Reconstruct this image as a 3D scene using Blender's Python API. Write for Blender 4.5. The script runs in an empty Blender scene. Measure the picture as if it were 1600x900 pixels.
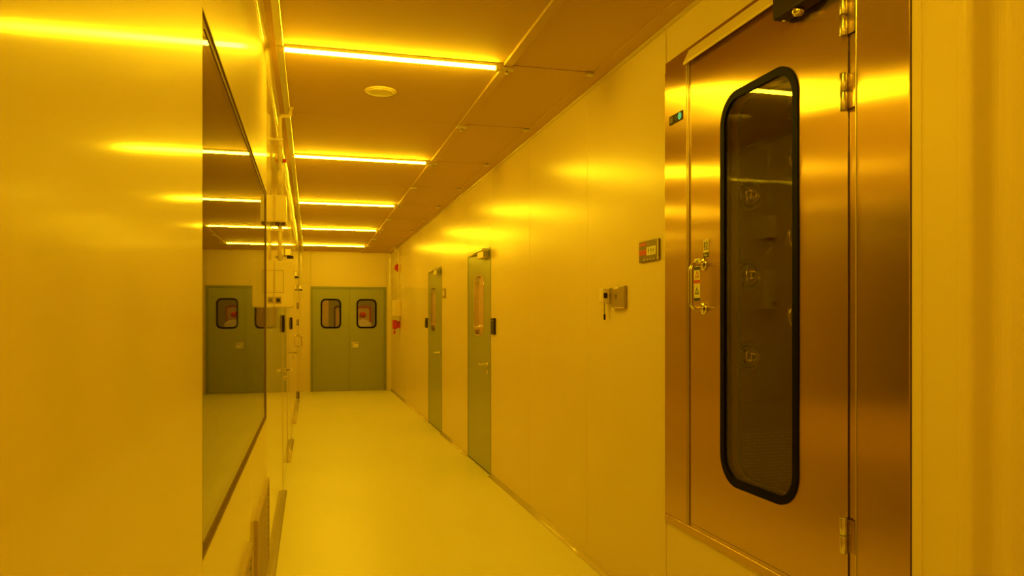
import bpy, bmesh, math, random
from mathutils import Vector
from mathutils.geometry import tessellate_polygon
random.seed(4)
S = bpy.context.scene
C = S.collection

# ---------------------------------------------------------------- camera, world, exposure
F_PX, YAW, EYE = 1190.0, math.atan(315/1190), 1.43
cd = bpy.data.cameras.new('camera'); cam = bpy.data.objects.new('camera', cd); C.objects.link(cam)
cd.sensor_width = 36; cd.lens = F_PX/1600*36; cd.shift_y = 50/1600; cd.clip_start = .02
cam.location = (0, 0, EYE); cam.rotation_euler = (math.pi/2, 0, -YAW)
S.camera = cam
w = bpy.data.worlds.new('world'); S.world = w; w.use_nodes = True
w.node_tree.nodes['Background'].inputs[0].default_value = (.9, .5, .02, 1)
w.node_tree.nodes['Background'].inputs[1].default_value = 0.0
S.view_settings.view_transform = 'Standard'; S.view_settings.look = 'None'
S.view_settings.gamma = 1; S.view_settings.exposure = 0.0
S.view_settings.use_curve_mapping = False
TUBE = 117.0                      # radiance of the yellow tubes
TUBE_COL = (1.0, .65, .009)

# ---------------------------------------------------------------- dimensions (metres)
XL, XR, YE, H = -.222, 1.6, 15.7, 2.8
YB = -3.0                        # wall behind the camera
XA, YA = 1.706, 1.56             # alcove back wall, alcove end

# ---------------------------------------------------------------- materials
def mat(name, col, rough=.5, metal=0, spec=.5, coat=0, crough=.06, bump=None, noise=None, aniso=0, arot=0, emit=None, es=0, streak=0):
    m = bpy.data.materials.new(name); m.use_nodes = True; nt = m.node_tree
    b = nt.nodes['Principled BSDF']
    b.inputs['Base Color'].default_value = (*col, 1); b.inputs['Roughness'].default_value = rough
    b.inputs['Metallic'].default_value = metal; b.inputs['Specular IOR Level'].default_value = spec
    b.inputs['Coat Weight'].default_value = coat; b.inputs['Coat Roughness'].default_value = crough
    tc = nt.nodes.new('ShaderNodeTexCoord'); geo = nt.nodes.new('ShaderNodeNewGeometry')
    if noise:                                        # (scale, amount) colour mottling
        n = nt.nodes.new('ShaderNodeTexNoise'); n.inputs['Scale'].default_value = noise[0]; n.inputs['Detail'].default_value = 5
        nt.links.new(geo.outputs['Position'], n.inputs['Vector'])
        mx = nt.nodes.new('ShaderNodeMix'); mx.data_type = 'RGBA'
        mx.inputs[6].default_value = (*[c*(1-noise[1]) for c in col], 1)
        mx.inputs[7].default_value = (*[min(1, c*(1+noise[1])) for c in col], 1)
        nt.links.new(n.outputs['Fac'], mx.inputs[0]); nt.links.new(mx.outputs[2], b.inputs['Base Color'])
    last = None
    if streak:                                       # fine vertical brush grain
        mp = nt.nodes.new('ShaderNodeMapping'); mp.inputs['Scale'].default_value = (260, 260, 1.2)
        n = nt.nodes.new('ShaderNodeTexNoise'); n.inputs['Scale'].default_value = 1; n.inputs['Detail'].default_value = 3
        nt.links.new(geo.outputs['Position'], mp.inputs['Vector']); nt.links.new(mp.outputs[0], n.inputs['Vector'])
        mr = nt.nodes.new('ShaderNodeMapRange'); mr.inputs[3].default_value = rough-streak; mr.inputs[4].default_value = rough+streak
        nt.links.new(n.outputs['Fac'], mr.inputs[0]); nt.links.new(mr.outputs[0], b.inputs['Roughness'])
    if bump:                                         # (scale xyz, distance) slow waviness of sheet metal
        mp = nt.nodes.new('ShaderNodeMapping'); mp.inputs['Scale'].default_value = bump[0]
        n = nt.nodes.new('ShaderNodeTexNoise'); n.inputs['Scale'].default_value = 1; n.inputs['Detail'].default_value = 1.5
        nt.links.new(geo.outputs['Position'], mp.inputs['Vector']); nt.links.new(mp.outputs[0], n.inputs['Vector'])
        bp = nt.nodes.new('ShaderNodeBump'); bp.inputs['Strength'].default_value = 1; bp.inputs['Distance'].default_value = bump[1]
        nt.links.new(n.outputs['Fac'], bp.inputs['Height']); nt.links.new(bp.outputs[0], b.inputs['Normal'])
    if aniso:
        t = nt.nodes.new('ShaderNodeTangent'); t.direction_type = 'RADIAL'; t.axis = 'Z'
        b.inputs['Anisotropic'].default_value = aniso; b.inputs['Anisotropic Rotation'].default_value = arot; nt.links.new(t.outputs[0], b.inputs['Tangent'])
    if emit:
        b.inputs['Emission Color'].default_value = (*emit, 1); b.inputs['Emission Strength'].default_value = es
    return m

def glass(name, tint=(1, 1, 1)):
    m = bpy.data.materials.new(name); m.use_nodes = True; nt = m.node_tree
    for n in list(nt.nodes): nt.nodes.remove(n)
    out = nt.nodes.new('ShaderNodeOutputMaterial'); mix = nt.nodes.new('ShaderNodeMixShader')
    tr = nt.nodes.new('ShaderNodeBsdfTransparent'); tr.inputs[0].default_value = (*tint, 1)
    gl = nt.nodes.new('ShaderNodeBsdfGlossy'); gl.inputs['Roughness'].default_value = .015
    fr = nt.nodes.new('ShaderNodeFresnel'); geo = nt.nodes.new('ShaderNodeNewGeometry')
    mr = nt.nodes.new('ShaderNodeMapRange'); mr.inputs[3].default_value = 1.5; mr.inputs[4].default_value = 1/1.5
    nt.links.new(geo.outputs['Backfacing'], mr.inputs[0]); nt.links.new(mr.outputs[0], fr.inputs[0])
    nt.links.new(fr.outputs[0], mix.inputs[0]); nt.links.new(tr.outputs[0], mix.inputs[1]); nt.links.new(gl.outputs[0], mix.inputs[2])
    nt.links.new(mix.outputs[0], out.inputs[0])
    return m

M = dict(
    wall=mat('painted_steel_panel', (.82, .675, .45), .25, spec=.2, bump=((.35, .35, 1.6), .0035), noise=(1.5, .02)),
    wall_gloss=mat('glossy_steel_panel', (.82, .675, .45), .4, spec=.1, coat=.6, crough=.09, bump=((.35, .35, 1.6), .003), noise=(1.5, .02)),
    wall_polish=mat('polished_steel_panel', (.82, .675, .45), .05, spec=.5, noise=(1.5, .02)),
    wall_door=mat('white_door_paint', (.78, .64, .44), .05, spec=.5),
    end_wall=mat('end_wall_panel', (.82, .66, .45), .4),
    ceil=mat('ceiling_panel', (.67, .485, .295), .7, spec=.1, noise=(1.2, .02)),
    floor=mat('epoxy_floor', (.89, .83, .56), .36, spec=.4, noise=(.9, .03)),
    joint=mat('joint_sealant', (.30, .23, .15), .6),
    cove=mat('cove_profile', (.80, .66, .46), .13, spec=.8),
    alu=mat('aluminium_trim', (.72, .66, .55), .32, metal=.7),
    frame=mat('window_border', (.28, .19, .10), .6, spec=.03),
    green=mat('green_door_paint', (.34, .345, .21), .30, spec=.5, noise=(2, .02)),
    green_dark=mat('green_frame_paint', (.27, .285, .19), .35),
    steel=mat('brushed_stainless', (.58, .42, .28), .22, metal=1, aniso=1, bump=((.6, .5, 2.2), .005), streak=.015),
    steel_in=mat('inner_stainless', (.64, .49, .35), .32, metal=1),
    chrome=mat('chrome', (.78, .74, .68), .10, metal=1),
    satin=mat('satin_steel', (.66, .61, .54), .25, metal=1),
    vent=mat('vent_metal', (.52, .39, .24), .42, spec=.25),
    black=mat('black_rubber', (.006, .004, .003), .5, spec=.05),
    dark=mat('dark_plastic', (.035, .022, .016), .4, spec=.12),
    cream=mat('cream_plastic', (.84, .70, .48), .38),
    box=mat('box_paint', (.84, .70, .48), .38),
    pvc=mat('white_conduit', (.84, .70, .48), .33),
    beige=mat('beige_plate', (.40, .30, .19), .30, metal=.3),
    red=mat('red_plastic', (.55, .02, .015), .35),
    redlab=mat('red_print', (.62, .07, .03), .5),
    brownplate=mat('bronze_plate', (.17, .105, .055), .35, metal=.3),
    paper=mat('label_paper', (.85, .80, .62), .5),
    ink=mat('black_ink', (.015, .013, .012), .5),
    grey=mat('grey_print', (.30, .27, .22), .5),
    cloth=mat('white_cloth', (.80, .76, .68), .8, noise=(9, .12)),
    tile=mat('raised_floor_tile', (.62, .56, .45), .16, bump=((7, 7, 7), .004)),
    glass=glass('clear_glass'), glass_dark=glass('tinted_glass', (.94, .90, .86)),
    tube=mat('yellow_tube', (.9, .8, .4), .4, emit=TUBE_COL, es=TUBE),
    tube_back=mat('back_room_tube', (.9, .8, .6), .4, emit=(1, .53, .02), es=150), back_wall=mat('back_room_wall', (.85, .66, .46), .5),
    tube_warm=mat('warm_tube', (.9, .8, .6), .4, emit=(1, .53, .022), es=70),
    led_red=mat('red_led', (.3, .02, .01), .4, emit=(1, .05, .01), es=.12),
    led_green=mat('green_led', (.1, .5, .2), .4, emit=(.15, 1, .35), es=.5),
)

# ---------------------------------------------------------------- helpers
WL = {}
def P(ax, a, b, c):
    return Vector((c, a, b)) if ax == 'X' else Vector((a, c, b)) if ax == 'Y' else Vector((a, b, c))
def box(x0, y0, z0, x1, y1, z1, bevel=0, bm=None, seg=1):
    t = bmesh.new()
    v = [t.verts.new((x, y, z)) for x in (x0, x1) for y in (y0, y1) for z in (z0, z1)]
    for f in ((0, 1, 3, 2), (4, 6, 7, 5), (0, 4, 5, 1), (2, 3, 7, 6), (0, 2, 6, 4), (1, 5, 7, 3)): t.faces.new([v[i] for i in f])
    bmesh.ops.recalc_face_normals(t, faces=t.faces[:])
    if bevel: bmesh.ops.bevel(t, geom=t.edges[:], offset=bevel, segments=seg, affect='EDGES', profile=.5)
    return merge(bm, t)
def merge(bm, t):
    if bm is None: return t
    me = bpy.data.meshes.new('tmp'); t.to_mesh(me); t.free(); bm.from_mesh(me); bpy.data.meshes.remove(me)
    return bm
def rrect(a0, b0, a1, b1, r, n=6):
    pts = []
    for (ca, cb, s) in ((a1-r, b1-r, 0), (a0+r, b1-r, 90), (a0+r, b0+r, 180), (a1-r, b0+r, 270)):
        for k in range(n+1):
            t = math.radians(s+90*k/n); pts.append((ca+r*math.cos(t), cb+r*math.sin(t)))
    return pts
def rect(a0, b0, a1, b1): return [(a0, b0), (a1, b0), (a1, b1), (a0, b1)]
def prism(ax, loops, c0, c1, bm=None):
    """extruded polygon with holes: loops[0] the outline, the others holes"""
    t = bmesh.new(); flat = [p for l in loops for p in l]
    lo = [t.verts.new(P(ax, a, b, c0)) for a, b in flat]; hi = [t.verts.new(P(ax, a, b, c1)) for a, b in flat]
    for tri in tessellate_polygon([[Vector((a, b, 0)) for a, b in l] for l in loops]):
        try:
            t.faces.new([lo[i] for i in tri]); t.faces.new([hi[i] for i in reversed(tri)])
        except ValueError: pass
    o = 0
    for l in loops:
        n = len(l)
        for i in range(n):
            j = (i+1) % n; t.faces.new([lo[o+i], lo[o+j], hi[o+j], hi[o+i]])
        o += n
    bmesh.ops.recalc_face_normals(t, faces=t.faces[:])
    return merge(bm, t)
def tube(pts, r, n=10, bm=None):
    t = bmesh.new(); pts = [Vector(p) for p in pts]; rings = []; up = None
    for i, p in enumerate(pts):
        d = (pts[min(i+1, len(pts)-1)]-pts[max(i-1, 0)]).normalized()
        if up is None: up = d.orthogonal().normalized()
        up = (up-d*up.dot(d)).normalized(); s = d.cross(up)
        rr = r[i] if isinstance(r, (list, tuple)) else r
        rings.append([t.verts.new(p+(up*math.cos(2*math.pi*k/n)+s*math.sin(2*math.pi*k/n))*rr) for k in range(n)])
    for a, b in zip(rings, rings[1:]):
        for k in range(n): t.faces.new((a[k], a[(k+1) % n], b[(k+1) % n], b[k]))
    t.faces.new(rings[0][::-1]); t.faces.new(rings[-1])
    bmesh.ops.recalc_face_normals(t, faces=t.faces[:])
    for f in t.faces: f.smooth = len(f.verts) == 4
    return merge(bm, t)
def bend(pts, r=.02, n=5):
    """round the corners of a polyline"""
    pts = [Vector(p) for p in pts]; out = [pts[0]]
    for a, b, c in zip(pts, pts[1:], pts[2:]):
        p = b+(a-b).normalized()*r; q = b+(c-b).normalized()*r
        for k in range(n+1):
            t = k/n; out.append(p*(1-t)**2+b*2*t*(1-t)+q*t*t)
    return out+[pts[-1]]
def lathe(ax, a, b, prof, n=28, bm=None):
    """prof: list of (radius, c)"""
    t = bmesh.new(); rings = []
    for r, c in prof:
        rings.append([t.verts.new(P(ax, a+r*math.cos(2*math.pi*k/n), b+r*math.sin(2*math.pi*k/n), c)) for k in range(n)])
    for p, q in zip(rings, rings[1:]):
        for k in range(n): t.faces.new((p[k], p[(k+1) % n], q[(k+1) % n], q[k]))
    t.faces.new(rings[0][::-1]); t.faces.new(rings[-1])
    bmesh.ops.recalc_face_normals(t, faces=t.faces[:])
    for f in t.faces: f.smooth = len(f.verts) == 4
    return merge(bm, t)
def cove(ax_pts, sx, sz, x, z, r, y0, y1, n=6, bm=None):
    """concave quarter-round strip along Y in the corner (x, z); sx, sz point into the room"""
    prof = [(x, z)]
    for k in range(n+1):
        t = math.pi/2*k/n; prof.append((x+sx*r*(1-math.sin(t)), z+sz*r*(1-math.cos(t))))
    t = bmesh.new(); lo = [t.verts.new((a, y0, b)) for a, b in prof]; hi = [t.verts.new((a, y1, b)) for a, b in prof]
    m = len(prof)
    for i in range(m):
        f = t.faces.new((lo[i], lo[(i+1) % m], hi[(i+1) % m], hi[i])); f.smooth = 0 < i < m-1
    t.faces.new(lo); t.faces.new(hi)
    bmesh.ops.recalc_face_normals(t, faces=t.faces[:])
    return merge(bm, t)
def obj(name, bm, m, parent=None, label=None):
    me = bpy.data.meshes.new(name); o = bpy.data.objects.new(name, me)
    if parent is None:
        xs = [v.co for v in bm.verts]
        off = Vector(((min(p.x for p in xs)+max(p.x for p in xs))/2, (min(p.y for p in xs)+max(p.y for p in xs))/2, min(p.z for p in xs)))
        o.location = off; WL[o.name] = off
    else:
        off = WL[parent.name]; o.parent = parent; WL[o.name] = off
    bmesh.ops.translate(bm, verts=bm.verts[:], vec=-off)
    bm.to_mesh(me); bm.free(); me.materials.append(M[m]); C.objects.link(o)
    if label: o['label'] = label
    return o
def inst(src, d):
    o = src.copy(); C.objects.link(o); o.location = src.location+Vector(d); WL[o.name] = WL[src.name]+Vector(d) if not src.parent else WL[src.name]
    return o
def thing(name, loc, label, cat, group=None, kind=None):
    o = bpy.data.objects.new(name, None); o.empty_display_size = .1; C.objects.link(o); o.location = loc; WL[o.name] = Vector(loc)
    o['label'] = label; o['category'] = cat
    if group: o['group'] = group
    if kind: o['kind'] = kind
    return o
def struct(name, bm, m, label=None, cat=None):
    o = obj(name, bm, m); o['kind'] = 'structure'
    if label: o['label'] = label
    if cat: o['category'] = cat
    return o
def sthing(name, loc, label, cat): return thing(name, loc, label, cat, kind='structure')
def tag(o, label, cat, group=None):
    o['label'] = label; o['category'] = cat
    if group: o['group'] = group
    return o
def text(name, body, size, ax, a, b, c, m, parent, flip=1, depth=.0004, sx=1):
    """flat lettering centred at (a, b) on the plane c; flip = -1 mirrors the reading direction along a"""
    cu = bpy.data.curves.new('t', 'FONT'); cu.body = body; cu.size = size; cu.align_x = 'CENTER'; cu.align_y = 'CENTER'; cu.extrude = depth
    to = bpy.data.objects.new('t', cu); C.objects.link(to)
    dg = bpy.context.evaluated_depsgraph_get(); dg.update()
    me = bpy.data.meshes.new_from_object(to.evaluated_get(dg))
    bm = bmesh.new(); bm.from_mesh(me); bpy.data.meshes.remove(me); bpy.data.objects.remove(to); bpy.data.curves.remove(cu)
    for v in bm.verts: v.co = P(ax, a+flip*v.co.x*sx, b+v.co.y, c+v.co.z)
    bmesh.ops.recalc_face_normals(bm, faces=bm.faces[:])
    return obj(name, bm, m, parent)

# ================================================================ THE SETTING
struct('floor', box(-4.2, YB-.2, -.1, 4.2, 22, 0), 'floor', 'glossy cream epoxy floor running the length of the corridor', 'floor')

# ---- ceiling: slab with lay-in panels and rails
SP = 2.555; L0 = 3.96                                   # light spacing and first light
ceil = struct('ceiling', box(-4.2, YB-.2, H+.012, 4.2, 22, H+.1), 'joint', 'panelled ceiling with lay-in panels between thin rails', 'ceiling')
ys = [L0+SP/2*k for k in range(-6, 11)]; ys = [y for y in ys if y > YB]
ys = [YB]+ys
if ys[-1] < YE: ys.append(YE)
ys = [y for y in ys if y < YE]+[YE]
proto = {}
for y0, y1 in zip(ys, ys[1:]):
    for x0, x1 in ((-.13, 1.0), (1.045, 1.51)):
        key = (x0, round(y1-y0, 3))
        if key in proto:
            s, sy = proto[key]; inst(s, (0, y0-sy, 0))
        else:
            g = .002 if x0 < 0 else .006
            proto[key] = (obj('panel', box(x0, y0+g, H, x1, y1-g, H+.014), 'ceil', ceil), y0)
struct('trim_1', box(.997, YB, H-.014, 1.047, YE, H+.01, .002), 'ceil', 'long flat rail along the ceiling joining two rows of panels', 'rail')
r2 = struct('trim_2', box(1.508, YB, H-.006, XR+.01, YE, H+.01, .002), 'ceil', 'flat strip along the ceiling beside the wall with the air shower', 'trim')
r3 = struct('trim_3', box(-.165, YB, H-.012, -.128, YE, H+.01, .002), 'alu', 'narrow angle rail along the ceiling beside the window wall', 'rail')
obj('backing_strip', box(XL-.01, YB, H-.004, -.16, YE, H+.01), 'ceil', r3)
struct('trim_4', tube([(XR-.003, YA, H-.010), (XR-.003, YE, H-.010)], .012, 16), 'cove', 'thin white sealant cove between ceiling and the air shower wall', 'trim')
struct('trim_5', cove(0, 1, -1, XL, H-.003, .034, YB, YE), 'cove', 'glossy white cove between ceiling and the window wall', 'trim')
# small rail brackets at every crossing
ORD = ['tenth', 'ninth', 'eighth', 'seventh', 'sixth', 'fifth', 'fourth', 'third', 'second', 'first']
for k, y in enumerate([y for y in ys if 2.5 < y < 15]):
    b = box(.985, y-.016, H-.03, 1.06, y+.016, H-.012, .004)
    lathe('Z', 1.02, y, [(.004, H-.03), (.004, H-.044), (.011, H-.046), (.011, H-.052)], 10, b)
    tag(obj('rail_bracket', b, 'alu'), ORD[k]+' bolted bracket under the ceiling rail counting from the double door', 'bracket', 'brackets under the long ceiling rail')
    b = box(1.47, y-.013, H-.022, 1.515, y+.013, H-.002, .004)
    tag(obj('corner_clip', b, 'alu'), ORD[k]+' ceiling joint clip beside the wall counting from the double door', 'clip', 'clips at the ceiling strip by the wall')

# ---- right wall: sandwich panels with recessed joints
D1, D2 = (6.80, 7.86), (9.49, 10.62); DH = 2.105
AS0, AS1, ASZ0, ASZ1 = 1.744, 3.240, .50, 2.62            # air shower outline in the wall
jb = bmesh.new()
seams = [YA+.03, AS0, AS1, 4.282, 5.525, D1[0], D1[1], D2[0], D2[1], 11.86, 13.1, 14.34, YE]
wr = None; pieces = []
for y0, y1 in zip(seams, seams[1:]):
    if (y0, y1) == (AS0, AS1): zs = [(0, ASZ0), (ASZ1, H)]
    elif (y0, y1) in (D1, D2): zs = [(DH, H)]
    else: zs = [(0, H)]
    pieces += [(y0, y1, a, b) for a, b in zs]
for y in seams[3:]:
    for z0, z1 in ([(0, H)] if y not in D1+D2 else [(DH, H)]): box(XR+.004, y-.012, z0, XR+.045, y+.012, z1, bm=jb)
wr = struct('wall_right', jb, 'joint', 'satin cream steel panel wall holding the green doors and air shower', 'wall')
for y0, y1, a, b in pieces:
    obj('panel', box(XR, y0+.0018, a, XR+.05, y1-.0018, b, .0015), 'wall', wr)
# rounded end of the wall and the alcove
def arcpts(cx, cy, r, a0, a1, n=8): return [(cx+r*math.cos(math.radians(a0+(a1-a0)*k/n)), cy+r*math.sin(math.radians(a0+(a1-a0)*k/n))) for k in range(n+1)]
prof = [(XR+.05, YA+.032), (XR, YA+.032)]+arcpts(XR+.022, YA+.022, .022, 180, 270)+arcpts(XA-.04, YA-.04, .04, 90, 0)+[(XA, YB), (XA+.05, YB), (XA+.05, YA+.05), (XR+.05, YA+.05)]
wa = struct('wall_alcove', prism('Z', [prof], 0, H), 'wall', 'rounded wall end stepping back beside the air shower', 'wall')
for p in wa.data.polygons: p.use_smooth = False
struct('trim_6', box(XR-.004, 1.708, 0, XR+.01, 1.742, H, .002), 'wall', 'narrow vertical cover strip beside the stainless air shower', 'trim')
struct('trim_9', box(XR-.003, 3.242, 0, XR+.01, 3.262, H, .002), 'wall', 'narrow vertical cover strip between wall panels and the air shower', 'trim')
for i, (a, b) in enumerate(((AS1, D1[0]), (D1[1], D2[0]), (D2[1], YE))):
    struct('baseboard_right', cove(0, -1, 1, XR, 0, .03, a, b), 'cove', 'glossy floor cove under the wall with the air shower', 'baseboard')
struct('baseboard_right', cove(0, -1, 1, XR, 0, .03, YA+.04, AS1), 'cove', 'glossy floor cove under the wall with the air shower', 'baseboard')

# ---- left wall
WY0, WY1, WZ0, WZ1 = 1.735, 4.185, .915, 2.096             # window outline
LA, LB, LC = (6.66, 7.95), (9.5, 10.9), (14.2, 15.4)       # three pale doors
ls = [YB, -1.85, -.65, .55, WY0, 3.0, WY1, 5.4, *LA, *LB, 12.1, 13.2, *LC, YE]
jb = bmesh.new(); pieces = []
for y0, y1 in zip(ls, ls[1:]):
    if y0 in (WY0, 3.0): zs = [(0, WZ0), (WZ1, H)]
    elif (y0, y1) in (LA, LB, LC): zs = [(DH, H)]
    else: zs = [(0, H)]
    pieces += [(y0, y1, a, b) for a, b in zs]
for y in ls[1:-1]:
    doors = LA+LB+LC
    for z0, z1 in ([(DH, H)] if y in doors else [(0, WZ0), (WZ1, H)] if y in (WY0, 3.0, WY1) else [(0, H)]): box(XL-.045, y-.012, z0, XL-.003, y+.012, z1, bm=jb)
VENTS = {WY0: (1.95, 2.96), 3.0: (3.27, 4.165)}; VZ0, VZ1 = .16, .61
wl = struct('wall_left', jb, 'joint', 'glossy cream steel panel wall with the large window', 'wall')
for y0, y1, a, b in pieces:
    vh = VENTS.get(y0) if a == 0 and b == WZ0 else None
    if vh: obj('panel', prism('X', [rect(y0+.0012, a, y1-.0012, b), rect(vh[0]+.02, VZ0+.02, vh[1]-.02, VZ1-.02)], XL-.05, XL), 'wall_gloss', wl)
    else: obj('panel', box(XL-.05, y0+.0012, a, XL, y1-.0012, b, .001), 'wall_polish' if y0 >= WY1 else 'wall_gloss', wl)
for a, b in ((YB, LA[0]), (LA[1], LB[0]), (LB[1], LC[0])):
    struct('baseboard_left', cove(0, 1, 1, XL, 0, .034, a, b), 'cove', 'glossy floor cove under the window wall', 'baseboard')

win = sthing('window_1', (XL, (WY0+WY1)/2, WZ0), 'wide flush window with rounded glass corners in the cream wall', 'window')
obj('window_frame', prism('X', [rect(WY0, WZ0, WY1, WZ1), rrect(WY0+.020, WZ0+.022, WY1-.008, WZ1-.022, .055)], XL-.05, XL-.004), 'frame', win)
obj('reveal', prism('X', [rect(WY0, WZ0, WY1, WZ1), rect(WY0+.004, WZ0+.004, WY1-.004, WZ1-.004)], XL-.005, XL-.0003), 'frame', win)
obj('pane', box(XL-.012, WY0+.012, WZ0+.012, XL-.006, WY1-.012, WZ1-.012), 'glass', win)

# ---- end wall with double door
EX0, EX1, EXM, EZ = .006, 1.498, .768, 2.10
ew = struct('wall_end', prism('Y', [[(XL-.3, 0), (EX0, 0), (EX0, EZ), (EX1, EZ), (EX1, 0), (XR+.3, 0), (XR+.3, H), (XL-.3, H)]], YE+.004, YE+.1), 'joint', 'cream end wall around the green double door', 'wall')
for a in ((XL, 0, EX0-.0015, 2.17), (XL, 2.173, EX0-.0015, H), (EX0+.0015, EZ, EX1-.0015, H), (EX1+.0015, 0, XR, H)):
    obj('panel', box(a[0], YE, a[1], a[2], YE+.05, a[3], .001), 'end_wall', ew)
t8 = prism('Z', [[(XL, YE), (XL, YE-.05)]+arcpts(XL+.05, YE-.05, .05, 180, 90)[1:]], 0, H)
struct('trim_7', t8, 'cove', 'vertical cove in the corner by the small pale door', 'trim')
struct('trim_8', prism('Z', [[(XR, YE), (XR, YE-.04)]+arcpts(XR-.04, YE-.04, .04, 0, 90)[1:]], 0, H), 'cove', 'vertical cove in the corner by the fire alarm', 'trim')
struct('wall_back', box(XL-.1, YB-.1, 0, XA+.1, YB, H), 'end_wall', 'plain cream wall closing the corridor', 'wall')

def lever(ax, a, b, c, out, along, parent, key=True):
    """lever handle on the plane c; out = direction away from the door, along = direction of the bar"""
    h = lathe(ax, a, b, [(.024, c), (.024, c+out*.007), (.010, c+out*.009), (.010, c+out*.05)], 16)
    pts = bend([P(ax, a, b, c+out*.045), P(ax, a, b, c+out*.058), P(ax, a+along*.125, b, c+out*.058), P(ax, a+along*.125, b, c+out*.045)], .008)
    tube(pts, .0095, 8, h)
    o = obj('lever_handle', h, 'satin', parent)
    if key:
        obj('keyhole', lathe(ax, a, b-.072, [(.022, c), (.022, c+out*.006), (.012, c+out*.010), (.009, c+out*.013)], 14), 'satin', parent)
    return o

dd = sthing('door_1', ((EX0+EX1)/2, YE, 0), 'olive green double door with two rounded windows at the corridor end', 'door')
obj('frame', prism('Y', [[(EX0, 0), (EX0, EZ), (EX1, EZ), (EX1, 0), (EX1-.045, 0), (EX1-.045, EZ-.045), (EX0+.045, EZ-.045), (EX0+.045, 0)]], YE-.022, YE+.06), 'green_dark', dd)
for x0, x1, w0, w1 in ((EX0+.048, EXM-.002, .198, .598), (EXM+.002, EX1-.048, .901, 1.304)):
    hole = rrect(w0+.012, 1.275, w1-.012, 1.842, .085)
    lf = obj('leaf', prism('Y', [rect(x0, .008, x1, EZ-.048), hole], YE-.006, YE+.036), 'green', dd)
    obj('window_gasket', prism('Y', [rrect(w0, 1.262, w1, 1.855, .095), rrect(w0+.03, 1.292, w1-.03, 1.825, .07)], YE-.014, YE+.044), 'black', lf, 'black rubber gasket')
    obj('pane', prism('Y', [rrect(w0+.02, 1.282, w1-.02, 1.835, .075)], YE+.008, YE+.016), 'glass', lf)
obj('meeting_strip', box(EXM-.014, YE-.011, .01, EXM+.002, YE-.005, EZ-.05, .001), 'green_dark', dd)
lp = obj('lock_plate', box(EXM+.035, YE-.014, .875, EXM+.175, YE-.006, .99, .003), 'alu', dd)
h = tube(bend([(EXM+.06, YE-.012, .962), (EXM+.06, YE-.06, .962), (EXM+.165, YE-.06, .962)], .012), .010, 8)
obj('lever_handle', h, 'satin', lp)
obj('lock_cylinder', lathe('Y', EXM+.06, .905, [(.02, YE-.012), (.02, YE-.02), (.012, YE-.026)], 14), 'satin', lp)

# ---- green single doors in the right wall
def right_door(name, D, label, wy0, wy1):
    d = sthing(name, (XR, sum(D)/2, 0), label, 'door')
    y0, y1 = D
    obj('frame', prism('X', [[(y0, 0), (y0, DH), (y1, DH), (y1, 0), (y1-.028, 0), (y1-.028, DH-.028), (y0+.028, DH-.028), (y0+.028, 0)]], XR-.003, XR+.06), 'green_dark', d)
    lf = obj('leaf', prism('X', [rect(y0+.031, .012, y1-.031, DH-.031), rrect(wy0, 1.277, wy1, 1.87, .10)], XR, XR+.045), 'green', d)
    obj('window_trim', prism('X', [rrect(wy0-.004, 1.273, wy1+.004, 1.874, .104), rrect(wy0+.012, 1.289, wy1-.012, 1.858, .09)], XR-.003, XR+.047), 'chrome', lf, 'chrome window trim')
    obj('pane', prism('X', [rrect(wy0+.006, 1.283, wy1-.006, 1.864, .094)], XR+.034, XR+.04), 'glass', lf)
    obj('threshold', box(XR+.002, y0+.03, 0, XR+.06, y1-.03, .01), 'black', d)
    lever('X', y0+.125, 1.015, XR, -1, 1, lf)
    # closer: body on the leaf, arm plate on the frame
    cl = obj('door_closer', box(XR-.055, y0+.07, DH-.095, XR, y0+.34, DH-.03, .006), 'cream', d)
    obj('closer_arm', box(XR-.062, y0+.09, DH-.028, XR-.03, y0+.52, DH-.008, .003), 'alu', cl)
    obj('closer_track', box(XR-.035, y0+.26, DH-.028, XR, y0+.86, DH+.006, .003), 'cream', cl)
    obj('closer_cap', box(XR-.058, y0+.058, DH-.09, XR-.004, y0+.071, DH-.035, .003), 'grey', cl)
    return d
right_door('door_2', D1, 'narrow green door with slim window nearer the stainless air shower', 7.095, 7.535)
right_door('door_3', D2, 'narrow green door with slim window nearer the double door', 9.96, 10.40)

# ---- pale doors in the left wall
def left_door(name, D, split, label, hinges=False):
    y0, y1 = D
    d = sthing(name, (XL, sum(D)/2, 0), label, 'door')
    obj('frame', prism('X', [[(y0, 0), (y0, DH), (y1, DH), (y1, 0), (y1-.03, 0), (y1-.03, DH-.03), (y0+.03, DH-.03), (y0+.03, 0)]], XL-.05, XL+.003), 'wall_door', d)
    for a, b in ((y0+.033, split-.002), (split+.002, y1-.033)):
        obj('leaf', box(XL-.045, a, .01, XL-.001, b, DH-.033, .001), 'wall_door', d)
    cl = obj('door_closer', box(XL, split-.36, DH-.10, XL+.055, split-.10, DH-.04, .005), 'alu', d)
    obj('closer_arm', box(XL+.02, split-.34, DH-.125, XL+.075, split-.30, DH-.102, .003), 'dark', cl)
    return d
dA = left_door('door_4', LA, 7.42, 'pale two-leaf door in the window wall nearer the meter boxes')
lever('X', 7.25, .975, XL, 1, -1, dA)
dB = left_door('door_5', LB, 10.75, 'pale two-leaf door in the window wall between the two other pale doors')
lever('X', 10.62, .99, XL, 1, -1, dB)
dC = left_door('door_6', LC, 15.1, 'pale door with pull handle in the window wall beside the double door')
obj('pull_handle', tube(bend([(XL, 14.6, .94), (XL+.065, 14.6, .94), (XL+.065, 14.6, 1.14), (XL, 14.6, 1.14)], .03), .012, 8), 'satin', dC)
obj('door_stop', box(XL, 14.35, .0, XL+.03, 14.41, .13, .004), 'brownplate', dC)
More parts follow.
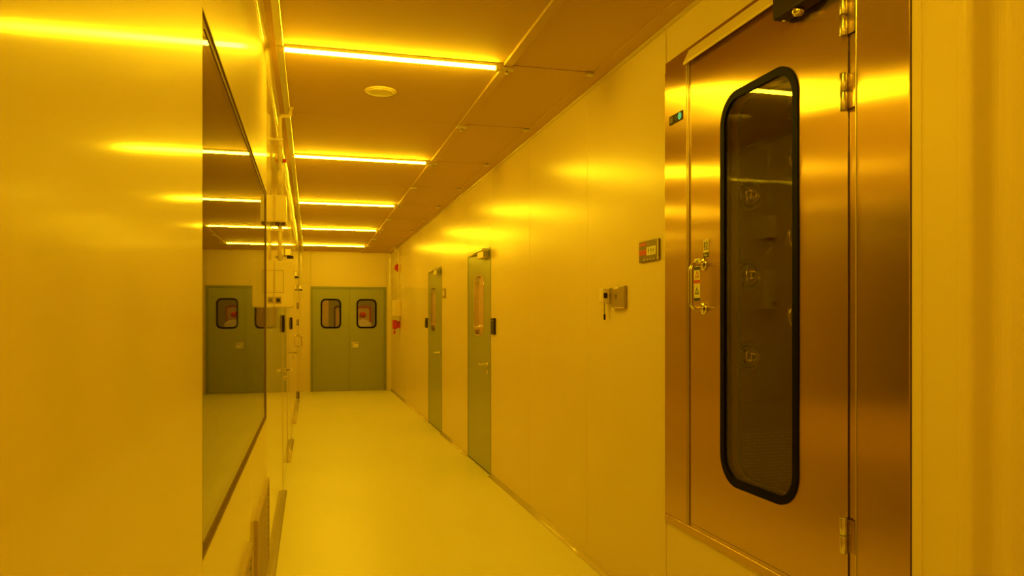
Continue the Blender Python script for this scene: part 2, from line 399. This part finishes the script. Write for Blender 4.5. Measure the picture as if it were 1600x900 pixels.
for z in (1.33, 1.63, 1.95): obj('hinge', box(XL, 14.22, z, XL+.022, 14.26, z+.11, .003), 'brownplate', dC)

# ---- rooms behind the glazing
struct('wall_side_room', prism('Z', [[(-3.6, YB), (-3.6, 16), (XL-.06, 16), (XL-.06, 15.9), (-3.5, 15.9), (-3.5, YB)]], 0, H), 'end_wall', 'plain wall of the dim room behind the window', 'wall')
tl = None
sf = struct('floor_side_room', box(-3.5, 1.4, 0, XL-.055, 15.9, .018), 'joint', 'raised tiled floor of the room behind the window', 'floor')
first = None
for i in range(12):
    for j in range(24):
        x1 = XL-.06-.195*i*1.0; y0 = 1.4+.6*j
        if first is None: first = obj('tile', box(x1-.191, y0+.002, .018, x1-.002, y0+.596, .026, .002), 'tile', sf)
        else: inst(first, (-.195*i, .6*j, 0))
struct('wall_vestibule', prism('Z', [[(-.35, YE+.11), (-.25, YE+.11), (-.25, 18.3), (1.95, 18.3), (1.95, YE+.11), (2.05, YE+.11), (2.05, 18.31), (-.35, 18.31)]], 0, H), 'end_wall', 'cream wall of the vestibule behind the double door', 'wall')
YV = 18.3
vw = sthing('door_7', (.96, YV, 0), 'inner green double door seen through the windows of the end door', 'door')
for x0, x1, w0, w1 in ((.30, .958, .545, .86), (.962, 1.62, 1.06, 1.375)):
    lf = obj('leaf', prism('Y', [rect(x0, .01, x1, 2.1), rrect(w0, 1.22, w1, 1.75, .06)], YV-.03, YV-.004), 'green', vw)
    obj('window_gasket', prism('Y', [rrect(w0-.01, 1.21, w1+.01, 1.76, .07), rrect(w0+.02, 1.24, w1-.02, 1.73, .05)], YV-.036, YV-.003), 'redlab' if w0 > 1 else 'dark', lf)
    obj('pane', prism('Y', [rrect(w0+.01, 1.23, w1-.01, 1.74, .055)], YV-.016, YV-.012), 'glass', lf)
t = thing('vestibule_column', (.30, 17.0, 0), 'pale square column behind the left window of the double door', 'column')
obj('shaft', box(.10, 16.9, 0, .376, 17.2, H, .01), 'end_wall', t); obj('skirting', box(.09, 16.89, 0, .386, 17.21, .1, .004), 'cream', t)
t = thing('vestibule_light', (.9, 16.6, H), 'warm tube light on the ceiling behind the double door', 'light')
obj('housing', box(.3, 16.58, H-.02, 1.5, 16.62, H+.012, .003), 'cream', t); obj('tube', tube([(.32, 16.6, H-.035), (1.48, 16.6, H-.035)], .013), 'tube_warm', t)
# garment stand seen through the right window
t = thing('garment_stand', (1.17, 17.7, 0), 'white crumpled garment on a stand behind the double door', 'garment')
obj('post', tube([(1.17, 17.7, 0), (1.17, 17.7, 1.40)], .015), 'satin', t)
obj('foot', lathe('Z', 1.17, 17.7, [(.2, 0), (.2, .02), (.03, .04)], 20), 'satin', t)
gm = bmesh.new(); bmesh.ops.create_icosphere(gm, subdivisions=3, radius=1)
for v in gm.verts:
    n = 1+.13*math.sin(5*v.co.x+3*v.co.z)*math.cos(4*v.co.y+2)+.07*math.sin(11*v.co.z+4*v.co.x)
    v.co = Vector((1.20+v.co.x*.16*n, 17.7+v.co.y*.10*n, 1.27+v.co.z*.17*n))
for f in gm.faces: f.smooth = True
obj('garment', gm, 'cloth', t)
hb = lathe('Z', 1.16, 17.7, [(.03, 1.485), (.06, 1.50), (.075, 1.54), (.068, 1.58), (.045, 1.605), (.015, 1.615)], 20)
tag(obj('red_cap', hb, 'red'), 'red rounded cap sitting above the white garment', 'cap')

struct('wall_back_room', prism('Z', [[(XR+.05, 6.2), (3.4, 6.2), (3.4, 11.6), (XR+.05, 11.6), (XR+.05, 11.7), (3.5, 11.7), (3.5, 6.1), (XR+.05, 6.1)]], 0, H), 'back_wall', 'tan wall of the rooms behind the narrow green doors', 'wall')
struct('wall_partition', box(XR+.06, 8.62, 0, 3.4, 8.72, H), 'back_wall', 'partition between the rooms behind the narrow green doors', 'wall')
for y in (7.6, 10.4):
    t = thing('back_room_light', (2.6, y, H), 'warm tube light behind the narrow green door nearer '+('the air shower' if y < 9 else 'the double door'), 'light', 'tube lights behind the narrow green doors')
    obj('housing', box(2.1, y-.02, H-.02, 3.1, y+.02, H+.012, .003), 'cream', t); obj('tube', tube([(2.12, y, H-.035), (3.08, y, H-.035)], .013), 'tube_back', t)

# ================================================================ CEILING LIGHTS
LAB = {0: 'slim glowing yellow tube light beside the round ceiling cover', 1: 'fourth glowing yellow tube light counting from the green double door',
       2: 'third glowing yellow tube light counting from the green double door', 3: 'second glowing yellow tube light counting from the green double door',
       4: 'glowing yellow tube light directly before the green double door', -1: 'yellow tube light on the ceiling by the wide window', -2: 'yellow tube light at the closed back end of the corridor'}
for k in (-2, -1, 0, 1, 2, 3, 4):
    y = L0+SP*k
    t = thing('ceiling_light' if k >= 0 else 'ceiling_light_offscreen', (.415, y, H), LAB[k], 'light', 'yellow tube lights across the corridor ceiling')
    obj('housing', box(-.16, y-.0175, H-.016, 1.0, y+.0175, H+.006, .002), 'alu', t)
    obj('tube', tube([(-.125, y, H-.017), (.955, y, H-.017)], .0155, 12), 'tube', t)
    tb = t.children[-1] if False else [c for c in C.objects if c.parent == t and c.name.startswith('tube')][0]
    tb.data.materials.append(M['cream'])
    for p in tb.data.polygons: p.material_index = 1 if p.normal.z > .1 or abs(p.normal.x) > .9 else 0
    for a, b in ((-.150, -.125), (.955, .985)): obj('end_cap', box(a, y-.0185, H-.036, b, y+.0185, H-.004, .003), 'cream', t)
lc = thing('ceiling_cover', (.405, 4.605, H), 'flat round white cover plate on the ceiling', 'cover')
obj('plate', lathe('Z', .405, 4.605, [(.094, H+.002), (.094, H-.004), (.088, H-.008), (.080, H-.009)], 40), 'cream', lc)
obj('rim', lathe('Z', .405, 4.605, [(.080, H-.006), (.080, H-.011), (.070, H-.013), (.002, H-.014)], 40), 'cream', lc)

# ================================================================ AIR SHOWER
a = thing('air_shower', (XR, (AS0+AS1)/2, ASZ0), 'brushed stainless air shower cabin with a tall rounded window in its door', 'air shower')
DY0, DY1, DZ0, DZ1 = 1.993, 2.984, .552, 2.545
PX = XR-.006                                            # proud face of the frame
obj('frame', prism('X', [rect(AS0, ASZ0, AS1, ASZ1), rect(DY0-.004, DZ0-.004, DY1+.004, DZ1+.004)], PX+.002, XR+.06), 'steel', a)
obj('frame_plate', box(PX-.002, AS0, ASZ0+.035, XR, DY0-.04, ASZ1-.01, .0015), 'steel', a)
obj('frame_plate', box(PX-.002, DY1+.028, ASZ0+.035, XR, AS1, ASZ1-.045, .0015), 'steel', a)
obj('threshold_plate', box(PX-.003, AS0, ASZ0, XR, AS1, ASZ0+.034, .0015), 'steel', a)
# head strip: sloping bright drip rail over the door
hp = prism('Y', [[(PX+.002, DZ1+.062), (PX-.026, DZ1+.004), (PX-.026, DZ1-.006), (PX-.022, DZ1-.006), (PX+.004, DZ1+.05)]], 2.34, DY1+.03)
obj('head_rail', hp, 'cream', a)
# door
g0, g1, h0, h1 = 2.235, 2.737, .782, 2.318
GR = .12
door = obj('door', prism('X', [rect(DY0, DZ0, DY1, DZ1), rrect(g0+.012, h0+.012, g1-.012, h1-.012, GR-.012, 10)], PX-.002, XR+.048), 'steel', a)
obj('window_gasket', prism('X', [rrect(g0, h0, g1, h1, GR, 12), rrect(g0+.030, h0+.030, g1-.030, h1-.030, GR-.03, 12)], PX-.007, XR+.006), 'black', door, 'black rubber window gasket')
obj('pane', prism('X', [rrect(g0+.016, h0+.016, g1-.016, h1-.016, GR-.016, 12)], PX-.001, XR+.004), 'glass_dark', door)
obj('inner_reveal', prism('X', [rrect(g0+.012, h0+.012, g1-.012, h1-.012, GR-.012, 12), rrect(g0+.026, h0+.026, g1-.026, h1-.026, GR-.026, 12)], XR+.008, XR+.055), 'steel_in', door)
obj('inner_gasket', prism('X', [rrect(g0+.002, h0+.002, g1-.002, h1-.002, GR-.002, 12), rrect(g0+.03, h0+.03, g1-.03, h1-.03, GR-.03, 12)], XR+.049, XR+.062), 'dark', door)
# handle
hy, hz0, hz1 = 2.875, 1.478, 1.663
hd = obj('pull_handle', tube(bend([(PX-.002, hy, hz0), (PX-.062, hy, hz0), (PX-.062, hy, hz1), (PX-.002, hy, hz1)], .03, 7), .0095, 12), 'chrome', door, 'chrome D shaped pull handle')
for z in (hz0, hz1):
    obj('rose', lathe('X', hy, z, [(.027, PX-.0015), (.027, PX-.008), (.021, PX-.012), (.012, PX-.014), (.012, PX-.02)], 24), 'chrome', door)
# stickers on the door
st = obj('sticker', box(PX-.0032, 2.836, 1.690, PX-.0018, 2.878, 1.764), 'paper', door, 'small yellow PULL sticker')
st2 = obj('sticker', box(PX-.0032, 2.908, 1.512, PX-.0018, 2.958, 1.692), 'paper', door, 'tall warning sticker behind the handle')
# hinges
for z0, z1 in ((2.30, 2.43), (2.072, 2.186), (.715, .825)):
    h = obj('hinge', box(PX-.0045, DY0-.034, z0+.004, PX-.0022, DY0-.004, z1-.004), 'steel', a, 'stainless barrel hinge')
    for zz0, zz1 in ((z0, (z0+z1)/2-.001), ((z0+z1)/2+.001, z1)):
        obj('knuckle', lathe('Z', PX-.014, DY0+.004, [(.0105, zz0), (.0115, zz0+.002), (.0115, zz1-.002), (.0105, zz1)], 14), 'satin', h)
for y in (1.955, 3.008, 3.026): obj('edge_bead', box(PX-.0045, y-.002, ASZ0+.036, PX, y+.002, ASZ1-.05, .0012), 'satin', a)
# closer at the door head
cl = obj('door_closer', box(PX-.062, 2.06, 2.455, PX-.002, 2.30, 2.535,   .008, seg=2), 'dark', a, 'dark metal door closer')
obj('pivot', lathe('Z', PX-.04, 2.185, [(.02, 2.456), (.02, 2.444), (.014, 2.436), (.006, 2.433)], 16), 'chrome', cl)
obj('screw', lathe('Z', PX-.03, 2.275, [(.006, 2.456), (.006, 2.450), (.003, 2.448)], 10), 'chrome', cl)
# indicator panel on the frame
ip = obj('indicator_panel', box(PX-.005, 3.060, 2.318, PX-.0015, 3.188, 2.359, .001), 'dark', a, 'black indicator strip with three lamps')
for y, r, m in ((3.163, .014, 'grey'), (3.123, .009, 'ink'), (3.086, .015, 'led_green')):
    rr = obj('lamp_ring', prism('X', [rrect(y-r, 2.3385-r, y+r, 2.3385+r, r*.99, 6), rrect(y-r*.75, 2.3385-r*.75, y+r*.75, 2.3385+r*.75, r*.74, 6)], PX-.0066, PX-.0045), 'grey' if m != 'led_green' else 'led_green', ip)
    obj('lamp', box(PX-.0062, y-r*.3, 2.3385-r*.5, PX-.0045, y+r*.3, 2.3385+r*.5, .0006), m, ip)
# cabin interior
IX1, IY0, IY1 = 2.95, 1.80, 3.0
def part(n, b, m='steel_in', p=a): return obj(n, b, m, p)
part('cabin_wall', box(XR+.061, IY1, ASZ0, IX1+.03, IY1+.03, 1.063)); part('cabin_wall', box(XR+.061, IY1, 1.067, IX1+.03, IY1+.03, 2.6))
part('cabin_wall', box(XR+.061, IY0-.03, ASZ0, IX1+.03, IY0, 2.6)); part('cabin_wall', box(IX1, IY0, ASZ0, IX1+.03, IY1, 2.6))
part('cabin_ceiling', box(XR+.061, IY0, 2.57, IX1, IY1, 2.6)); part('cabin_floor', box(XR+.061, IY0, ASZ0, IX1, IY1, ASZ0+.03))
def nozzle(x, z):
    n = obj('nozzle', lathe('Y', x, z, [(.070, IY1+.002), (.072, IY1-.004), (.066, IY1-.010), (.056, IY1-.012), (.050, IY1-.006), (.046, IY1-.003)], 32), 'chrome', a, 'round chrome air nozzle')
    obj('ball', lathe('Y', x, z, [(.047, IY1-.003), (.046, IY1-.016), (.040, IY1-.028), (.030, IY1-.037), (.024, IY1-.040), (.019, IY1-.034), (.017, IY1-.012), (.004, IY1-.010)], 32), 'chrome', n)
for x, z in ((1.875, 1.984), (1.875, 1.629), (1.875, 1.268), (2.150, 1.806), (2.150, 1.444), (2.150, 2.17)): nozzle(x, z)
gr = part('return_grille', box(1.835, IY1-.006, .675, 2.42, IY1, .945, .001))
slot = None
for i in range(17):
    for j in range(11):
        x = 1.85+.051*j+(.0255 if i % 2 else 0); z = .69+.0145*i
        if slot is None: slot = obj('slot', box(x, IY1-.0075, z, x+.040, IY1-.0055, z+.005), 'alu', gr); sx, sz = x, z
        else: inst(slot, (x-sx, 0, z-sz))
dp = part('display', box(2.075, IY1-.012, 2.335, 2.165, IY1, 2.42, .002), 'dark')
text('digit', '0', .062, 'Y', 2.12, 2.377, IY1-.0128, 'led_red', dp, 1)
# sticker print (reads along -Y when seen from the corridor)
text('lettering', '拉', .040, 'X', 2.857, 1.736, PX-.0036, 'ink', st, -1)
obj('print_band', box(PX-.0036, 2.836, 1.690, PX-.0030, 2.878, 1.711), 'ink', st)
text('lettering', 'PULL', .014, 'X', 2.857, 1.700, PX-.0042, 'paper', st, -1)
for z0, z1, m in ((1.643, 1.656, 'ink'), (1.586, 1.600, 'redlab'), (1.512, 1.524, 'ink')): obj('print_band', box(PX-.0036, 2.908, z0, PX-.0030, 2.958, z1), m, st2)
tri = [(2.933, 1.640), (2.950, 1.610), (2.916, 1.610)]
for dz, m in ((0, 'redlab'), (-.07, 'ink')):
    obj('symbol', prism('X', [[(y, z+dz) for y, z in tri], [(2.933, 1.632+dz), (2.943, 1.614+dz), (2.923, 1.614+dz)]], PX-.0038, PX-.0030), m, st2)
obj('symbol', prism('X', [rrect(2.921, 1.660, 2.945, 1.684, .0119, 6), rrect(2.925, 1.664, 2.941, 1.680, .0079, 6)], PX-.0038, PX-.0030), 'ink', st2)

# ================================================================ RIGHT WALL DEVICES
sg = thing('pressure_panel', (XR, 3.413, 1.715), 'bronze wall panel with red displays and a yellow label by the air shower', 'panel')
obj('body', box(XR-.010, 3.301, 1.715, XR, 3.525, 1.817, .002), 'brownplate', sg)
obj('edge_strip', box(XR-.0118, 3.302, 1.716, XR-.009, 3.312, 1.816, .0008), 'alu', sg)
obj('red_title', box(XR-.0112, 3.44, 1.796, XR-.0095, 3.515, 1.809), 'redlab', sg)
rd = obj('red_display', box(XR-.0115, 3.435, 1.749, XR-.0095, 3.518, 1.775, .0005), 'redlab', sg)
for k in range(3): obj('display_digit', box(XR-.0121, 3.445+.025*k, 1.754, XR-.0113, 3.457+.025*k, 1.770), 'led_red', rd)
yl = obj('yellow_label', box(XR-.0115, 3.330, 1.745, XR-.0095, 3.432, 1.785, .0005), 'paper', sg)
for k in range(3):
    y = 3.353+.028*k
    b = box(XR-.0120, y-.004, 1.752, XR-.0113, y+.004, 1.756); box(XR-.0120, y-.0015, 1.755, XR-.0113, y+.0015, 1.776, bm=b); box(XR-.0120, y-.007, 1.765, XR-.0113, y+.007, 1.769, bm=b); box(XR-.0120, y-.005, 1.773, XR-.0113, y+.004, 1.777, bm=b)
    obj('label_mark', b, 'ink', yl)
for k in range(4): obj('button', box(XR-.0122, 3.345+.035*k, 1.722, XR-.0095, 3.362+.035*k, 1.729, .001), 'alu', sg)

ks = thing('key_switch', (XR, 3.779, 1.490), 'large beige switch plate with a dark slot beside the plugged timer', 'switch')
kb = obj('plate', box(XR-.018, 3.692, 1.490, XR, 3.862, 1.610, .005, seg=2), 'beige', ks)
obj('slot', box(XR-.0192, 3.795, 1.545, XR-.0175, 3.806, 1.568), 'ink', ks)
obj('tab', box(XR-.022, 3.765, 1.594, XR-.016, 3.832, 1.604, .002), 'cream', ks)
obj('rim', box(XR-.0215, 3.697, 1.492, XR-.017, 3.857, 1.497, .001), 'cream', ks)
so = thing('socket_outlet', (XR, 3.92, 1.52), 'small beige socket plate on the wall beside the key switch', 'socket')
obj('plate', box(XR-.010, 3.872, 1.520, XR, 3.967, 1.606, .003), 'beige', so)
obj('pin_hole', box(XR-.0112, 3.90, 1.558, XR-.0095, 3.915, 1.572), 'ink', so)
pl = thing('timer_plug', (XR-.012, 3.94, 1.522), 'white plug-in timer with a dark display and hanging cord', 'plug')
obj('body', box(XR-.052, 3.905, 1.524, XR-.010, 3.965, 1.604, .004, seg=2), 'cream', pl)
obj('screen', box(XR-.047, 3.9035, 1.55, XR-.025, 3.906, 1.578), 'dark', pl)
obj('cord', tube([(XR-.03, 3.935, 1.526), (XR-.031, 3.935, 1.49), (XR-.029, 3.936, 1.46)], .0035, 8), 'grey', pl)
obj('cord_tip', lathe('Z', XR-.029, 3.936, [(.005, 1.462), (.006, 1.458), (.006, 1.436), (.004, 1.43)], 10), 'dark', pl)

def reader(x, out, y0, y1, z0, z1, label):
    t = thing('card_reader', (x, (y0+y1)/2, z0), label, 'reader', 'dark card readers beside doors')
    obj('body', box(min(x, x+out*.018), y0, z0, max(x, x+out*.018), y1, z1, .004), 'dark', t)
    obj('face', box(min(x+out*.0175, x+out*.0195), y0+.012, z0+.02, max(x+out*.0175, x+out*.0195), y1-.012, z1-.035), 'ink', t)
    obj('lamp', box(min(x+out*.0175, x+out*.0197), y0+.04, z1-.026, max(x+out*.0175, x+out*.0197), y1-.04, z1-.018), 'grey', t)
reader(XR, -1, 6.605, 6.735, 1.299, 1.447, 'dark card reader beside the green door nearer the air shower')
reader(XR, -1, 10.68, 10.85, 1.322, 1.458, 'dark card reader beside the green door nearer the double door')
reader(XL, 1, 6.45, 6.56, 1.33, 1.47, 'dark card reader beside the pale door by the meter boxes')
reader(XL, 1, 9.25, 9.37, 1.32, 1.46, 'dark card reader beside the middle pale door')
t = thing('light_switch', (XR, 9.30, 1.703), 'small beige switch plate beside the green door nearer the double door', 'switch')
obj('plate', box(XR-.010, 9.20, 1.703, XR, 9.41, 1.822, .003), 'beige', t); obj('rocker', box(XR-.014, 9.26, 1.73, XR-.009, 9.35, 1.795, .002), 'cream', t)

# junction box, conduit and fire alarm near the end
YJ = 13.9
t = thing('junction_box', (XR, YJ, 1.5), 'white junction box on the wall beside the fire alarm', 'box')
obj('body', box(XR-.14, YJ, 1.5, XR, YJ+.3, 1.79, .006), 'box', t); obj('cover', box(XR-.13, YJ-.006, 1.51, XR-.01, YJ+.001, 1.78, .003), 'box', t)
t = thing('conduit', (XR-.03, YJ+.1, 1.79), 'white vertical conduit from the ceiling to the junction box', 'pipe')
obj('pipe', tube(bend([(XR-.03, YJ+.1, 1.78), (XR-.03, YJ+.1, 2.70), (XR-.10, YJ+.1, 2.70), (XR-.10, YJ+.1, H)], .02), .014, 10), 'pvc', t)
for z in (2.05, 2.45): obj('clamp', box(XR-.048, YJ+.085, z, XR, YJ+.115, z+.018, .002), 'pvc', t)
t = thing('alarm_horn', (XR, YJ+.3, 2.32), 'red fire alarm horn high on the wall above the junction box', 'alarm')
obj('body', box(XR-.06, YJ+.24, 2.33, XR, YJ+.36, 2.47, .008), 'red', t)
obj('horn', lathe('X', YJ+.3, 2.40, [(.045, XR-.055), (.05, XR-.075), (.035, XR-.09), (.012, XR-.094)], 20), 'red', t)
t = thing('alarm_call_point', (XR, YJ+.3, 1.24), 'red fire call point under the white junction box', 'alarm')
obj('body', box(XR-.13, YJ+.2, 1.26, XR-.06, YJ+.36, 1.43, .006), 'red', t)
obj('back_box', box(XR-.065, YJ+.22, 1.28, XR, YJ+.34, 1.41, .004), 'red', t)
obj('phone_jack', box(XR-.115, YJ+.23, 1.175, XR-.08, YJ+.30, 1.23, .005), 'red', t)
obj('bracket', box(XR-.1, YJ+.25, 1.225, XR-.09, YJ+.28, 1.265), 'red', t)

# ================================================================ LEFT WALL DEVICES
YM = 5.062
t = thing('meter_box', (XL, YM, 1.512), 'large cream electrical box with a socket on its side below the conduit', 'box')
obj('body', box(XL, YM, 1.512, XL+.118, YM+.26, 1.806, .003), 'box', t)
obj('cover_plate', prism('Y', [rect(XL+.004, 1.604, XL+.058, 1.746), rect(XL+.004, 1.607, XL+.0555, 1.7435)], YM-.0015, YM+.001), 'joint', t)
sk = obj('socket', box(XL+.006, YM-.004, 1.535, XL+.043, YM+.001, 1.577, .002), 'beige', t)
obj('socket_hole', lathe('Y', XL+.025, 1.556, [(.012, YM-.002), (.012, YM-.0055), (.008, YM-.0058)], 20), 'ink', sk)
obj('door_panel', box(XL+.116, YM+.02, 1.53, XL+.121, YM+.24, 1.79, .002), 'box', t)
t = thing('switch_box', (XL, YM, 2.054), 'smaller cream electrical box above the meter box', 'box')
obj('body', box(XL, YM, 2.054, XL+.072, YM+.22, 2.224, .003), 'box', t)
obj('lid', box(XL+.006, YM-.003, 2.062, XL+.066, YM+.001, 2.216, .002), 'box', t)
for x in (XL+.018, XL+.056): obj('gland', lathe('Z', x, YM+.03, [(.012, 2.055), (.012, 2.040), (.008, 2.034)], 12), 'brownplate', t)
t = thing('conduit', (XL+.033, YM+.05, 2.224), 'white conduit with elbow from the ceiling to the upper electrical box', 'pipe')
obj('pipe', tube(bend([(XL+.033, YM+.05, 2.2235), (XL+.033, YM+.05, 2.742), (XL+.096, YM+.05, 2.742), (XL+.096, YM+.05, H)], .02), .0125, 10), 'pvc', t)
for z in (2.29, 2.45): obj('coupling', tube([(XL+.033, YM+.05, z), (XL+.033, YM+.05, z+.10)], .0165, 12), 'pvc', t)
obj('clamp', box(XL, YM+.035, 2.58, XL+.05, YM+.065, 2.596, .002), 'pvc', t)
obj('flange', lathe('Z', XL+.096, YM+.05, [(.022, H-.001), (.022, H-.007), (.014, H-.010)], 16), 'pvc', t)
t = thing('conduit', (XL+.033, YM+.05, 1.806), 'short white conduit joining the two electrical boxes', 'pipe')
obj('pipe', tube([(XL+.033, YM+.05, 1.8055), (XL+.033, YM+.05, 2.0545)], .0125, 10), 'pvc', t)
obj('clamp', box(XL, YM+.035, 2.00, XL+.05, YM+.065, 2.016, .002), 'pvc', t)
t = thing('warning_lamp', (XL, 6.2, 2.655), 'tiny red warning lamp high on the window wall', 'lamp')
obj('base', box(XL, 6.2, 2.66, XL+.014, 6.24, 2.69, .002), 'dark', t); obj('lens', box(XL+.012, 6.198, 2.662, XL+.04, 6.235, 2.688, .003), 'red', t)

def vent(y0, y1, z0, z1, label):
    t = thing('air_vent', (XL, (y0+y1)/2, z0), label, 'vent', 'louvred air vents low on the window wall')
    obj('frame', prism('X', [rect(y0, z0, y1, z1), rect(y0+.035, z0+.03, y1-.035, z1-.03)], XL-.04, XL+.016), 'vent', t)
    obj('backing', box(XL-.052, y0+.03, z0+.025, XL-.042, y1-.03, z1-.025), 'vent', t)
    n = 12; dz = (z1-z0-.06)/n; first = None
    for k in range(n):
        z = z0+.03+dz*k
        if first is None:
            pr = [(XL-.03, z+dz*.95), (XL+.010, z+.003), (XL+.0125, z+.003), (XL+.0125, z+.0075), (XL-.028, z+dz*1.05)]
            first = obj('slat', prism('Y', [pr], y0+.034, y1-.055), 'vent', t); edge = obj('slat_edge', box(XL+.0122, y0+.034, z+.001, XL+.0145, y1-.055, z+.0095), 'vent', first)
        else: inst(edge, (0, 0, 0)).parent = inst(first, (0, 0, dz*k))
vent(3.27, 4.165, VZ0, VZ1, 'louvred metal air vent low on the wall below the meter boxes')
vent(1.95, 2.96, VZ0, VZ1, 'louvred metal air vent low on the wall under the wide window')
